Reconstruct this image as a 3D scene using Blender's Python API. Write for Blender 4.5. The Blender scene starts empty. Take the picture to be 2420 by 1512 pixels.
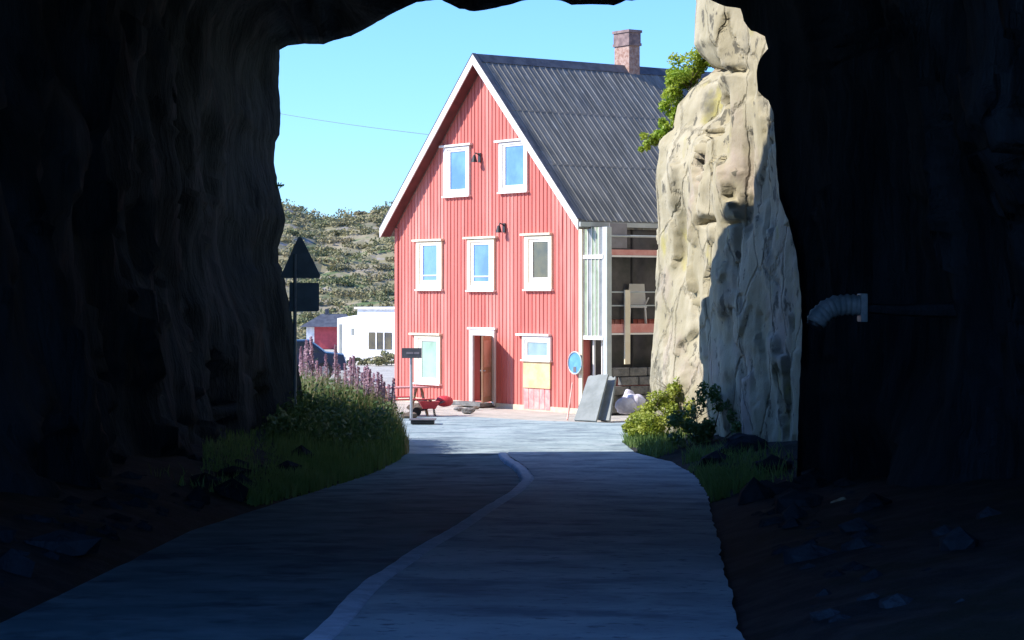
import bpy, bmesh, math, random
from mathutils import Vector, Matrix, noise
random.seed(7)
R = math.radians
F, HX, HY = 5200.0, 1210.0, 695.0
# ---------------------------------------------------------------- camera, world, sun
scene = bpy.context.scene
cd = bpy.data.cameras.new('camera'); cam = bpy.data.objects.new('camera', cd)
scene.collection.objects.link(cam); scene.camera = cam
cam.location = (0, 0, 0); cam.rotation_euler = (R(90), 0, 0)
cd.sensor_width = 36; cd.lens = 36*F/2420; cd.shift_y = -61/2420.0
cd.clip_start = .1; cd.clip_end = 3000
SUN = Vector((-.795, -.083, .60)).normalized()
SUN_EL = math.asin(SUN.z); SUN_AZ = math.atan2(SUN.x, SUN.y)
w = bpy.data.worlds.new('World'); scene.world = w; w.use_nodes = True
nt = w.node_tree; bg = nt.nodes['Background']
sky = nt.nodes.new('ShaderNodeTexSky'); sky.sky_type = 'NISHITA'; sky.sun_disc = False
sky.sun_elevation = SUN_EL; sky.sun_rotation = SUN_AZ; sky.air_density = 1.0; sky.dust_density = .2; sky.ozone_density = 2.5
tint = nt.nodes.new('ShaderNodeMix'); tint.data_type = 'RGBA'; tint.blend_type = 'MULTIPLY'; tint.inputs[0].default_value = 1; tint.inputs[7].default_value = (.54, .88, 1.45, 1)
nt.links.new(sky.outputs[0], tint.inputs[6]); nt.links.new(tint.outputs[2], bg.inputs[0]); bg.inputs[1].default_value = .115
sl = bpy.data.lights.new('sun', 'SUN'); sl.energy = 4.2; sl.angle = R(.5); sl.color = (1, .94, .86)
so = bpy.data.objects.new('sun', sl); scene.collection.objects.link(so)
so.rotation_euler = SUN.to_track_quat('Z', 'Y').to_euler(); so.location = (-20, 0, 30)
vs = scene.view_settings; vs.view_transform = 'Standard'; vs.look = 'None'; vs.gamma = 1; vs.exposure = 0.85
scene.cycles.max_bounces = 8; scene.cycles.diffuse_bounces = 6

# ---------------------------------------------------------------- helpers
def link(o): scene.collection.objects.link(o); return o
def tag(o, label=None, cat=None, group=None, kind=None):
    if label: o['label'] = label
    if cat: o['category'] = cat
    if group: o['group'] = group
    if kind: o['kind'] = kind
    return o
def empty(name, loc, rz=0):
    o = bpy.data.objects.new(name, None); link(o); o.location = loc; o.rotation_euler = (0, 0, rz); o.empty_display_size = .3; return o
class MB:
    def __init__(s): s.v = []; s.f = []
    def add(s, vs, fs):
        b = len(s.v); s.v += [tuple(v) for v in vs]; s.f += [tuple(b+i for i in f) for f in fs]; return s
    def box(s, x0, x1, y0, y1, z0, z1):
        return s.add([(x0,y0,z0),(x1,y0,z0),(x1,y1,z0),(x0,y1,z0),(x0,y0,z1),(x1,y0,z1),(x1,y1,z1),(x0,y1,z1)],
                     [(0,3,2,1),(4,5,6,7),(0,1,5,4),(1,2,6,5),(2,3,7,6),(3,0,4,7)])
    def hexa(s, p): return s.add(p, [(0,3,2,1),(4,5,6,7),(0,1,5,4),(1,2,6,5),(2,3,7,6),(3,0,4,7)])
    def prism(s, pts, vec):
        n = len(pts); vec = Vector(vec); P = [Vector(p) for p in pts]
        return s.add(P+[p+vec for p in P], [tuple(range(n-1,-1,-1)), tuple(range(n,2*n))]+[(i,(i+1)%n,n+(i+1)%n,n+i) for i in range(n)])
    def tube(s, pts, r, n=8):
        P = [Vector(p) for p in pts]; rs = r if isinstance(r, (list, tuple)) else [r]*len(P); vs = []; fs = []
        for i, p in enumerate(P):
            t = (P[min(i+1,len(P)-1)]-P[max(i-1,0)]).normalized()
            a = t.orthogonal().normalized() if abs(t.z) > .95 or abs(t.z) < 1e-9 and 0 else t.cross(Vector((0,0,1)) if abs(t.z) < .95 else Vector((1,0,0))).normalized()
            b = t.cross(a)
            vs += [p+(a*math.cos(2*math.pi*k/n)+b*math.sin(2*math.pi*k/n))*rs[i] for k in range(n)]
        for i in range(len(P)-1):
            for k in range(n): fs.append((i*n+k, i*n+(k+1)%n, (i+1)*n+(k+1)%n, (i+1)*n+k))
        fs.append(tuple(range(n-1,-1,-1))); fs.append(tuple(range((len(P)-1)*n, len(P)*n)))
        return s.add(vs, fs)
    def build(s, name, mat, parent=None, smooth=False, bevel=0):
        me = bpy.data.meshes.new(name); me.from_pydata(s.v, [], s.f); me.update()
        bm = bmesh.new(); bm.from_mesh(me); bmesh.ops.recalc_face_normals(bm, faces=bm.faces)
        bm.to_mesh(me); bm.free()
        if smooth: me.polygons.foreach_set('use_smooth', [True]*len(me.polygons))
        me.materials.append(mat); o = bpy.data.objects.new(name, me); link(o)
        if parent: o.parent = parent
        if bevel:
            m = o.modifiers.new('bevel', 'BEVEL'); m.width = bevel; m.segments = 2; m.limit_method = 'ANGLE'
        return o
def fb(p, s=1.0, oct=4): return noise.fractal(Vector(p)*s, 1.0, 2.0, oct)
def terrace(n, k=4.0, w_=.16):
    t = n*k; f = math.floor(t); u = (t-f-.5)/w_+.5; u = max(0, min(1, u)); return (f+u*u*(3-2*u))/k
def blocks(p, tilt=.5):
    d_, pts_ = noise.voronoi(Vector(p)); c = pts_[0]; h = noise.cell_vector(c*17.3+Vector((5, 1, 9))); g = noise.cell_vector(c*9.7+Vector((2, 8, 3)))
    dp = Vector(p)-c
    return h.x*.5+tilt*((g.x-.5)*dp.x+(g.y-.5)*dp.y+(g.z-.5)*dp.z)*2
def interp(tab, x):
    if x <= tab[0][0]: return tab[0][1]
    for a, b in zip(tab, tab[1:]):
        if x <= b[0]: return a[1]+(b[1]-a[1])*(x-a[0])/(b[0]-a[0])
    return tab[-1][1]
def P(px, py, d): return Vector(((px-HX)/F*d, d, (HY-py)/F*d))

def mat(name, col, rough=.8, col2=None, scale=4, detail=6, bump=0, bscale=None, bdist=.05, metal=0, spec=.5, stretch=(1,1,1), spots=None, lo=.4, hi=.6, trans=0, crack=False):
    m = bpy.data.materials.new(name); m.use_nodes = True; t = m.node_tree; b = t.nodes['Principled BSDF']
    b.inputs['Roughness'].default_value = rough; b.inputs['Metallic'].default_value = metal
    b.inputs['Specular IOR Level'].default_value = spec
    tc = t.nodes.new('ShaderNodeTexCoord'); mp = t.nodes.new('ShaderNodeMapping'); mp.inputs['Scale'].default_value = stretch
    t.links.new(tc.outputs['Object'], mp.inputs[0])
    def nz(sc, det=detail):
        n = t.nodes.new('ShaderNodeTexNoise'); n.inputs['Scale'].default_value = sc; n.inputs['Detail'].default_value = det
        n.inputs['Roughness'].default_value = .62
        t.links.new(mp.outputs[0], n.inputs['Vector']); return n
    c2 = col2 or tuple(min(1, c*1.25) for c in col)
    n1 = nz(scale); rp = t.nodes.new('ShaderNodeValToRGB'); rp.color_ramp.elements[0].position = lo; rp.color_ramp.elements[1].position = hi
    rp.color_ramp.elements[0].color = (*col, 1); rp.color_ramp.elements[1].color = (*c2, 1)
    t.links.new(n1.outputs[0], rp.inputs[0]); out = rp.outputs[0]
    for (scol, ssc, s0, s1) in (spots or []):
        n2 = nz(ssc, 4); r2 = t.nodes.new('ShaderNodeValToRGB'); r2.color_ramp.elements[0].position = s0; r2.color_ramp.elements[1].position = s1
        t.links.new(n2.outputs[0], r2.inputs[0]); mx = t.nodes.new('ShaderNodeMix'); mx.data_type = 'RGBA'
        t.links.new(r2.outputs[0], mx.inputs[0]); t.links.new(out, mx.inputs[6]); mx.inputs[7].default_value = (*scol, 1); out = mx.outputs[2]
    vh = None
    if crack:    # jointing of the rock: thin irregular fractures
        vm = t.nodes.new('ShaderNodeMapping'); vm.inputs['Scale'].default_value = (.9, .9, .38); t.links.new(tc.outputs['Object'], vm.inputs[0])
        dn = nz(1.3, 5); ad = t.nodes.new('ShaderNodeMix'); ad.data_type = 'VECTOR'; ad.inputs[0].default_value = .28
        t.links.new(vm.outputs[0], ad.inputs[4]); t.links.new(dn.outputs[1], ad.inputs[5])
        vo = t.nodes.new('ShaderNodeTexVoronoi'); vo.feature = 'DISTANCE_TO_EDGE'; vo.inputs['Scale'].default_value = 1.5; t.links.new(ad.outputs[1], vo.inputs['Vector'])
        vr = t.nodes.new('ShaderNodeMapRange'); vr.inputs[1].default_value = 0; vr.inputs[2].default_value = .035; vr.inputs[3].default_value = 0; vr.inputs[4].default_value = 1
        t.links.new(vo.outputs[0], vr.inputs[0]); vh = vr.outputs[0]
        mc = t.nodes.new('ShaderNodeMix'); mc.data_type = 'RGBA'; t.links.new(vh, mc.inputs[0]); mc.inputs[6].default_value = (.13, .115, .08, 1); t.links.new(out, mc.inputs[7])
        m2 = t.nodes.new('ShaderNodeMix'); m2.data_type = 'RGBA'; m2.inputs[0].default_value = .42; t.links.new(out, m2.inputs[6]); t.links.new(mc.outputs[2], m2.inputs[7]); out = m2.outputs[2]
    t.links.new(out, b.inputs['Base Color'])
    if bump:
        n3 = nz(bscale or scale*3, 6); bp = t.nodes.new('ShaderNodeBump'); bp.inputs['Strength'].default_value = bump; bp.inputs['Distance'].default_value = bdist
        t.links.new(n3.outputs[0], bp.inputs['Height']); t.links.new(bp.outputs[0], b.inputs['Normal'])
        if vh: b2 = t.nodes.new('ShaderNodeBump'); b2.inputs['Strength'].default_value = .6; b2.inputs['Distance'].default_value = .05; t.links.new(vh, b2.inputs['Height']); t.links.new(bp.outputs[0], b2.inputs['Normal']); t.links.new(b2.outputs[0], b.inputs['Normal'])
    if trans:
        tr = t.nodes.new('ShaderNodeBsdfTranslucent'); t.links.new(out, tr.inputs[0]); ms = t.nodes.new('ShaderNodeMixShader'); ms.inputs[0].default_value = trans
        t.links.new(b.outputs[0], ms.inputs[1]); t.links.new(tr.outputs[0], ms.inputs[2]); t.links.new(ms.outputs[0], t.nodes['Material Output'].inputs[0])
    return m
M = {}
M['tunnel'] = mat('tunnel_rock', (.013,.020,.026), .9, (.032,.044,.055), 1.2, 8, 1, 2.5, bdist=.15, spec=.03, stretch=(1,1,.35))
M['cliff'] = mat('cliff_rock', (.33,.295,.195), .85, (.42,.38,.275), .8, 8, .5, 9, bdist=.035, spec=.2, stretch=(1,1,.6), crack=True,
                 spots=[((.38,.34,.13), .9, .62, .70), ((.20,.19,.15), 1.6, .56, .72), ((.08,.07,.05), 7, .66, .74), ((.38,.31,.26), .5, .56, .70), ((.13,.12,.09), 3.5, .60, .66)])
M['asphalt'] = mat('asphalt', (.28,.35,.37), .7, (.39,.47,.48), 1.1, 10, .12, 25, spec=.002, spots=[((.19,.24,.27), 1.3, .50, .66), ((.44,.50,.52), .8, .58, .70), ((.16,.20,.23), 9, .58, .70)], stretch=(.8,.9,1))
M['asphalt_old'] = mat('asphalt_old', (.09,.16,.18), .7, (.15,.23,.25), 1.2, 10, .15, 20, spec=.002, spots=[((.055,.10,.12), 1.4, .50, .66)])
M['kerb'] = mat('kerb', (.46,.49,.53), .7, (.60,.62,.66), 5, bump=.3, spec=0)
M['gravel'] = mat('gravel', (.42,.39,.33), .9, (.54,.50,.43), 2, 10, .5, 30)
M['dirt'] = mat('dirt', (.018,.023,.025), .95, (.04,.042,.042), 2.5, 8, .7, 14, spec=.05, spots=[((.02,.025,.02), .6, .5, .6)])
M['red'] = mat('red_boards', (.54,.14,.12), .75, (.66,.205,.175), 1.1, 8, .1, 20, stretch=(3,3,.22), spec=.2, spots=[((.68,.30,.26), .5, .50, .72), ((.44,.10,.09), 1.3, .60, .75)], lo=.3, hi=.7)
M['pinkred'] = mat('lightened_red_trim', (.62,.24,.21), .7, (.70,.34,.30), 3)  # red lightened in its colour to look lit on the shaded side
M['doorpanel'] = mat('door_panel', (.42,.24,.17), .7, (.50,.32,.24), 3)
M['white'] = mat('white_paint', (.78,.74,.70), .5, (.84,.80,.77), 3, bump=.05)
M['cream'] = mat('cream_paint', (.74,.64,.46), .6, (.80,.72,.56), 3)
M['roof'] = mat('roof_sheet', (.13,.13,.115), .65, (.225,.22,.195), 2.4, 8, .15, 12, stretch=(1.6,.35,.35), spots=[((.26,.27,.26), 5, .58, .68), ((.07,.08,.09), 2.2, .60, .72)])
M['brick'] = mat('chimney_brick', (.30,.17,.13), .9, (.46,.33,.28), 9, bump=.4)
M['chimcap'] = mat('chimney_cap', (.16,.11,.11), .8, (.28,.2,.19), 6)
M['greenpanel'] = mat('green_panel', (.24,.30,.20), .45, (.36,.42,.32), 2)
M['greypost'] = mat('grey_post', (.44,.48,.47), .5, (.52,.56,.55), 2)
M['dark'] = mat('dark_interior', (.03,.03,.035), .7, (.055,.05,.06), 2)
M['stone'] = mat('foundation_stone', (.13,.13,.125), .9, (.22,.21,.20), 5, bump=.8)
M['slab'] = mat('grey_sheet', (.20,.22,.21), .8, (.26,.28,.27), 3, bump=.1)
M['wood'] = mat('brown_wood', (.30,.17,.10), .7, (.38,.24,.15), 3, stretch=(6,6,.6))
M['ply'] = mat('plywood', (.60,.44,.22), .7, (.68,.54,.32), 3)
M['metal'] = mat('galvanised', (.34,.35,.37), .45, (.42,.43,.44), 5, metal=.4)
M['signback'] = mat('sign_back', (.16,.20,.21), .6, (.20,.25,.26), 4)
M['signdark'] = mat('sign_dark', (.10,.10,.11), .6, (.13,.13,.14), 4)
M['blue'] = mat('blue_enamel', (.10,.30,.62), .4, (.14,.38,.70), 6)
M['redpaint'] = mat('red_paint', (.55,.04,.05), .5)
M['black'] = mat('black_plastic', (.02,.02,.022), .5)
M['sack'] = mat('white_sack', (.55,.52,.60), .8, (.68,.65,.72), 5, bump=.5)
M['hill'] = mat('hill_ground', (.20,.19,.09), .95, (.29,.25,.16), .22, 10, .8, .5, spots=[((.28,.24,.09), .16, .50, .62), ((.31,.28,.26), .4, .57, .66), ((.10,.15,.05), .3, .56, .64)])
M['leaf'] = mat('leaves_bright', (.22,.36,.03), .6, (.38,.46,.06), 2.5, trans=.35)
M['ductpaint'] = mat('duct_paint', (.14,.19,.21), .5, (.26,.30,.32), 6)
M['leafyellow'] = mat('leaves_yellow_green', (.22,.30,.03), .6, (.40,.44,.07), 2.5, trans=.35)
M['leafdark'] = mat('leaves_dark', (.06,.13,.03), .6, (.11,.19,.05), 1.5, trans=.25)
M['grass'] = mat('grass_blades', (.11,.21,.05), .7, (.20,.29,.09), 1.2, trans=.3)
M['drygrass'] = mat('dry_grass', (.30,.25,.12), .8, (.42,.36,.2), 2, trans=.3)
M['pink'] = mat('fireweed_petals', (.50,.30,.38), .7, (.64,.46,.52), 9, trans=.3)
M['bark'] = mat('bark', (.10,.07,.05), .9, (.17,.13,.1), 5, bump=.4)
M['farwhite'] = mat('white_wall', (.80,.80,.80), .7)
M['farred'] = mat('red_hut_wall', (.5,.08,.09), .7)
M['farroof'] = mat('dark_roof', (.06,.065,.08), .6, (.10,.11,.13), 3)
M['shrub'] = mat('hill_shrubs', (.17,.19,.08), .8, (.33,.28,.15), .25, trans=.2)
M['carpaint'] = mat('car_paint', (.015,.03,.06), .25)
M['rubber'] = mat('rubber', (.02,.02,.02), .8)
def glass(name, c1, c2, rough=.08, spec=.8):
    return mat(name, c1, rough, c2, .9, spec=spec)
M['pane'] = glass('painted_sky_pane', (.10,.22,.55), (.16,.33,.66))  # blue of the mirrored sky is painted into the glass base colour
M['panedark'] = glass('dark_pane', (.06,.06,.055), (.14,.12,.07))
M['panegreen'] = glass('green_pane', (.24,.38,.28), (.36,.50,.42), .3)
M['panepale'] = glass('pale_pane', (.20,.32,.36), (.30,.42,.46), .2)
M['carglass'] = glass('car_glass', (.02,.03,.04), (.03,.05,.06))

# ---------------------------------------------------------------- terrain heights and the road
def gz(d):
    d = max(d, -40)
    if d < 36: return -1.55-.04*d
    if d > 42: return -3.105
    t = (d-36)/6.0; a = -2.99; b = -3.105
    return a+(b-a)*(1-(1-t)**2)
def ground_d(py):
    t = py-HY; d = 8060/(t-208) if t > 208 else 99
    return d if d < 37 else 3.1*F/t
LE = [(-15,-3.3),(13,-3.3),(16,-3.3),(23,-3.36),(30,-2.9),(38.6,-2.3),(43,-2.05),(46,-2.3),(48,-3.4),(50,-7)]
RE = [(-15,1.3),(13.2,1.36),(16.2,1.6),(23,2.12),(30,2.65),(36,2.98),(40,2.92),(43,2.4),(46,2.3),(48,2.5),(52,4)]
def terr(X, d):
    z = gz(d)
    if d < 47:
        l = interp(LE, d); r = interp(RE, d)
        if X < l: z += min(.55, .22*(l-X))*(1 if d < 44 else (47-d)/3)
        if X > r: z += min(.6, .20*(X-r))*(1 if d < 44 else (47-d)/3)
    return z
mb = MB()
xs = [-900,-400,-150,-60,-30,-15,-9]+[-7+.25*i for i in range(57)]+[9,15,30,60,150,400,900]
ds = [-60,-30,-15]+[-8+.8*i for i in range(84)]+[62,70,90,120,160,220,400,900,2000]
idx = {}
for j, d in enumerate(ds):
    for i, X in enumerate(xs):
        l = interp(LE, d); r = interp(RE, d); off = 0
        if -8 < X < 8 and -10 < d < 60:
            edge = min(1, max(0, max(l-X, X-r)))
            off = .10*edge*fb((X*1.3, d*1.3, 3)) if d < 46 else .012*fb((X*1.3, d*1.3, 3))
        idx[i, j] = len(mb.v); mb.v.append((X, d, terr(X, d)-.03+off))
for j in range(len(ds)-1):
    for i in range(len(xs)-1): mb.f.append((idx[i,j], idx[i+1,j], idx[i+1,j+1], idx[i,j+1]))
tag(mb.build('ground', M['gravel'], smooth=True), kind='structure')
# soil of the verges inside the cutting
for side, nm in ((0, 'verge'), (1, 'verge')):
    mb = MB(); cols = 19; n = 0
    dd = [-8+.4*i for i in range(137)]
    for d in dd:
        l = interp(LE, d)+.25; r = interp(RE, d)-.25
        for k in range(cols):
            X = (l-k*.26) if side == 0 else (r+k*.26)
            mb.v.append((X, d, terr(X, d)-.035+.035*min(3, k)+.045*max(0, min(1, (k-1)/3))*fb((X*1.7, d*1.7, 5))))
    for a in range(len(dd)-1):
        for k in range(cols-1): i = a*cols+k; mb.f.append((i, i+1, i+1+cols, i+cols))
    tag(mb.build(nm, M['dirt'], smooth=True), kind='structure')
seam_px = [(1185,1075),(1205,1095),(1232,1118),(1250,1140),(1215,1175),(1150,1215),(1080,1265),(1000,1310),(940,1355),(870,1400),(820,1460),(780,1512)]
seam = []
for px, py in seam_px:
    d = ground_d(py); seam.append((d, (px-HX)/F*d))
seam.sort(); seam = [(-12, seam[0][1]-.9), (5, seam[0][1]-.55)]+seam+[(46, -.05), (50, -.3)]
SS = []
for i in range(125):
    d = -12+.5*i
    X = sum(interp(seam, d+q) for q in (-.8,-.4,0,.4,.8))/5
    SS.append((d, X))
def strip(fl, fr, dz0, dz1, d0, d1, n=2, step=.25):
    mb = MB(); k = int((d1-d0)/step)+1
    for i in range(k):
        d = d0+i*step; a = fl(d); b = fr(d)
        for j in range(n+1):
            X = a+(b-a)*j/n; mb.v.append((X, d, gz(d)+(dz0+(dz1-dz0)*j/n)*max(0, min(1, (44-d)/4))+(.012 if dz0 else 0)))
    for i in range(k-1):
        for j in range(n): q = i*(n+1)+j; mb.f.append((q, q+1, q+2+n, q+1+n))
    return mb
S = lambda d: interp(SS, d)
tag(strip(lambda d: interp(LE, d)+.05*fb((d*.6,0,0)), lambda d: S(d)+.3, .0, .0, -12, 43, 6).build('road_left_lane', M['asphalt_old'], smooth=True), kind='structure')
mb = strip(lambda d: S(d)+.10, lambda d: interp(RE, d)+.05*fb((d*.6,3,0))+.03*fb((d*2.3,8,0)), .055, .03, -12, 47, 6)
tag(mb.build('road', M['asphalt'], smooth=True), kind='structure')
mb = MB(); k = 0
for i in range(220):
    d = -12+.25*i; x = S(d)-.05+.02*fb((d*1.3,1,1)); z = gz(d)-.055*max(0, 1-max(0, min(1, (44-d)/4)))
    wd = .11+.05*fb((d*1.1,4,1)); mb.v += [(x-.06, d, z-.02), (x-.035, d, z+.05), (x-.01, d, z+.07), (x+wd, d, z+.068), (x+wd+.06, d, z+.045)]
for i in range(219):
    for j in range(4): q = i*5+j; mb.f.append((q, q+1, q+6, q+5))
tag(mb.build('road_kerb', M['kerb'], smooth=False), kind='structure')
# paved yard in front of the house (joins the road)
mb = MB(); pts = [(-2.1,42.8),(-2.3,46.2),(-3.4,48),(-9,49),(-16,50.5),(-16,57),(-8,56.2),(-3.2,56.8),(-.8,55.5),(.6,54.0),(2.4,53.0),(4.5,54.3),(6.5,55.5),(8,53),(4.2,52),(2.6,48.5),(2.3,46.2),(2.45,42.8)]
mb.add([(x, y, -3.105+.004) for x, y in pts], [tuple(range(len(pts)))])
tag(mb.build('yard_paving', M['asphalt']), kind='structure')

# ---------------------------------------------------------------- the tunnel
SIL = [(752,1230),(748,1180),(742,1120),(730,1060),(722,1000),(712,905),(702,850),(697,800),(690,745),(680,700),(672,655),(659,620),(657,585),(668,550),(675,520),(665,470),(655,430),(648,385),(650,335),(661,318),(663,255),(658,205),(660,150),(662,118),(680,108),(720,104),(765,105),(790,95),(830,85),(870,65),(905,45),(940,25),(985,5),(1040,-2),(1060,8),(1085,20),(1120,27),(1160,20),(1200,12),(1245,0),(1290,-6),(1325,2),(1350,12),(1400,10),(1450,12),(1480,2),(1540,-4),(1600,-10),(1660,-8),(1685,2),(1715,15),(1750,20),(1758,50),(1775,72),(1808,85),(1815,115),(1795,140),(1788,170),(1790,215),(1815,238),(1828,262),(1832,330),(1836,400),(1842,470),(1862,520),(1880,590),(1892,680),(1896,780),(1890,900),(1886,1000),(1884,1110),(1886,1250),(1890,1400)]
fine = []
for a, b in zip(SIL, SIL[1:]):
    L = math.hypot(b[0]-a[0], b[1]-a[1]); n = max(1, int(L/11))
    for k in range(n):
        t = k/n; x = a[0]+(b[0]-a[0])*t; y = a[1]+(b[1]-a[1])*t
        fine.append((x+2.5*noise.noise(Vector((x*.07, y*.07, 1))), y+2.5*noise.noise(Vector((x*.07, y*.07, 9)))))
fine.append(SIL[-1])
def rimd(x, y):
    if x < 760 and y > 104: return 42.5+0.2*max(0, min(1, (330-y)/150))
    return interp([(760,41.6),(800,41.4),(900,39),(1100,36.5),(1500,33),(1700,30),(1800,28.5),(1900,27)], x)
rim = [P(x, y, rimd(x, y)) for x, y in fine]; N = len(rim)
def smooth(pts, n):
    for _ in range(n): pts = [pts[0]]+[(pts[i-1]+pts[i]*2+pts[i+1])/4 for i in range(1, len(pts)-1)]+[pts[-1]]
    return pts
sm = smooth([Vector((p.x, 0, p.z-gz(p.y))) for p in rim], 40)
cen = Vector((-.4, 0, 3.0))
def outward(i):
    t = sm[min(i+1,N-1)]-sm[max(i-1,0)]; n = Vector((-t.z, 0, t.x)).normalized()
    if n.dot(sm[i]-cen) < 0: n = -n
    return n
outs = smooth([outward(i) for i in range(N)], 10)
mb = MB(); rings = []; BACK = -9.5
back = [-3.0,-1.2,-.4,0]
# outer hillside rings, then the rim, then the inside, cut short ahead of the camera to admit rear skylight
for (o_, bk) in ((34,22),(20,13),(10,7),(5,3.6),(2.2,1.5),(.8,.45),(.22,.06)):
    ring = []
    for i, p in enumerate(rim):
        q = p+outs[i]*o_; q.y = p.y-bk
        am = min(.5*o_, 2.0); v = fb((q.x*.35, q.y*.35, q.z*.35))
        if i < 60 and o_ < 9: v = min(v, 0)*.4
        ring.append(q+Vector((0, v*am*.6, 0)))
    rings.append(ring)
rings.append(rim)
ks = [.2,.45,.75,1.1,1.5,1.9,2.3,2.7,3.1]+[3.5+.36*k for k in range(106)]
for s in ks:
    ring = []; w_ = 1-math.exp(-s/1.6); w2 = 1-math.exp(-s/2.5)
    for i, p in enumerate(rim):
        d = p.y-s*(p.y+16)/45.0*1.0 if s > 5 else p.y-s
        if s > 5: d = p.y-5-(s-5)*(p.y+BACK-5)/(ks[-1]-5)
        base = Vector((p.x, 0, p.z-gz(p.y)))
        q = base.lerp(sm[i]+outs[i]*.30, w2)
        wq = .25*fb((q.x, d, q.z), .8, 3); nn = .30+.9*abs(fb((q.x*.3+3, d*.3, q.z*.2), 1, 2))+.55*blocks((q.x*.35+wq, d*.42+wq, q.z*.24+wq))+.22*blocks((q.x*.9+9, d*1.0+wq, q.z*.7+wq))+.03*fb((q.x*3, d*3, q.z*3), 1, 3)
        q = q+outs[i]*w_*max(-.05, nn)
        ring.append(Vector((q.x, d, q.z+gz(d))))
    rings.append(ring)
for ring in rings: mb.v += [tuple(q) for q in ring]
for a in range(len(rings)-1):
    for i in range(N-1): mb.f.append((a*N+i, a*N+i+1, (a+1)*N+i+1, (a+1)*N+i))
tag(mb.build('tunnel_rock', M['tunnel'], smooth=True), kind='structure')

# ---------------------------------------------------------------- sunlit cliff on the right of the exit
LEFT = [(-420,1760),(-250,1700),(-60,1657),(0,1651),(60,1647),(105,1644),(135,1662),(165,1690),(185,1668),(210,1630),(250,1603),(300,1590),(340,1560),(400,1551),(500,1550),(600,1553),(700,1546),(800,1540),(900,1536),(960,1546),(1010,1560),(1100,1575),(1300,1580)]
FEAT = [(1690,262,26,55,.30),(1668,318,20,8,.35),(1668,523,18,9,.45),(1728,527,14,6,.3),(1655,400,7,60,.16),(1668,470,12,50,-.16),(1720,440,30,70,-.14),(1612,560,8,90,.12),(1770,420,8,120,.14),(1640,750,9,90,.12),(1700,165,60,7,.22),(1590,420,10,70,-.1)]
mb = MB(); rows = 260; NC = 230
for r in range(rows+1):
    py = 1180-(1180+420)*r/rows; z = (HY-py)/F*46; xl = interp(LEFT, py); XA = (xl-HX)/F*46
    top = max(0, (z-6.5)/3.3)
    path = [Vector((XA+6, 60)), Vector((XA+2.6, 53)), Vector((XA+.5, 48)), Vector((XA, 46)), Vector((XA+.55, 44.6)), Vector((4.0+top, 41.8)), Vector((4.95+top, 38.8)), Vector((5.5+top, 35)), Vector((6.0+top*2, 30)), Vector((4.4, 26.5))]
    kn = [0, .07, .14, .2, .30, .46, .62, .78, .92, 1]
    for c in range(NC+1):
        t = c/NC
        for j in range(len(kn)-1):
            if t <= kn[j+1]+1e-9: u = (t-kn[j])/(kn[j+1]-kn[j]); break
        q = path[j].lerp(path[j+1], u); tg = (path[j+1]-path[j]).normalized(); nn = Vector((-tg.y, tg.x))
        if nn.x > 0: nn = -nn
        nn = Vector((-abs(nn.x), -abs(nn.y))) if j >= 3 else Vector((-1, 0))
        amp = 1.0 if j >= 3 else .3
        edge = min(1, abs(t-.2)/.05) if j >= 3 else 1
        w1 = .25*fb((q.y*.9, z*.9, 31), 1, 3)
        v = .20*fb((q.x*.5, q.y*.5, z*.3), 1, 2)+.34*(blocks((q.x*.3+w1, q.y*.62+w1, z*.30+w1))-.2)+.13*(blocks((q.x*.6+40, q.y*1.9+w1, z*.85+w1))-.2)
        v += .02*fb((q.x*4, q.y*4, z*2.5), 1, 4)
        v = max(v, -.5)*amp*(.25+.75*edge)
        if edge < 1: v = min(v, .08)
        q = q+nn*v
        if j >= 3:   # ledges, hollows and the pillar in the face
            fx = HX+q.x/q.y*F; fy_ = HY-z/q.y*F
            for (ux, uy, rx, ry, dp) in FEAT:
                gx = (fx-ux)/rx; gy = (fy_-uy)/ry
                if abs(gx) < 2 and abs(gy) < 2: q = q-nn*dp*math.exp(-(gx**4+gy**4))
        mb.v.append((q.x, q.y, z+.08*fb((q.y*2, z*2, 6))))
for r in range(rows):
    for c in range(NC): i = r*(NC+1)+c; mb.f.append((i, i+1, i+NC+2, i+NC+1))
b0 = len(mb.v); mb.v.append((12, 60, 10.5)); mb.v.append((12, 26, 10.5))
mb.f.append(tuple([rows*(NC+1)+c for c in range(NC+1)]+[b0+1, b0]))
tag(mb.build('cliff', M['cliff'], smooth=True), kind='structure')

# ---------------------------------------------------------------- hills behind
mb = MB(); nx, ny = 150, 60
for j in range(ny+1):
    d = 150+190*j/ny
    for i in range(nx+1):
        X = -110+220*i/nx
        t = min(1, (d-150)/70.0); h = 14.5*(t*t*(3-2*t))*(1 if d < 230 else max(.4, 1-(d-230)/180))
        pxx = HX+X/d*F
        lim = interp([(200,12.0),(700,10.9),(740,9.9),(800,10.2),(930,10.5),(1100,11.6),(2000,8)], pxx)/14.5
        z = -3.2+h*lim*(1+.12*fb((X*.05, d*.05, 0)))+1.6*t*abs(fb((X*.12, d*.12, 2)))+.9*t*fb((X*.5, d*.5, 5))
        mb.v.append((X, d, z))
for j in range(ny):
    for i in range(nx): q = j*(nx+1)+i; mb.f.append((q, q+1, q+nx+2, q+nx+1))
hill = mb.build('hill', M['hill'], smooth=False); tag(hill, kind='structure')

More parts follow.
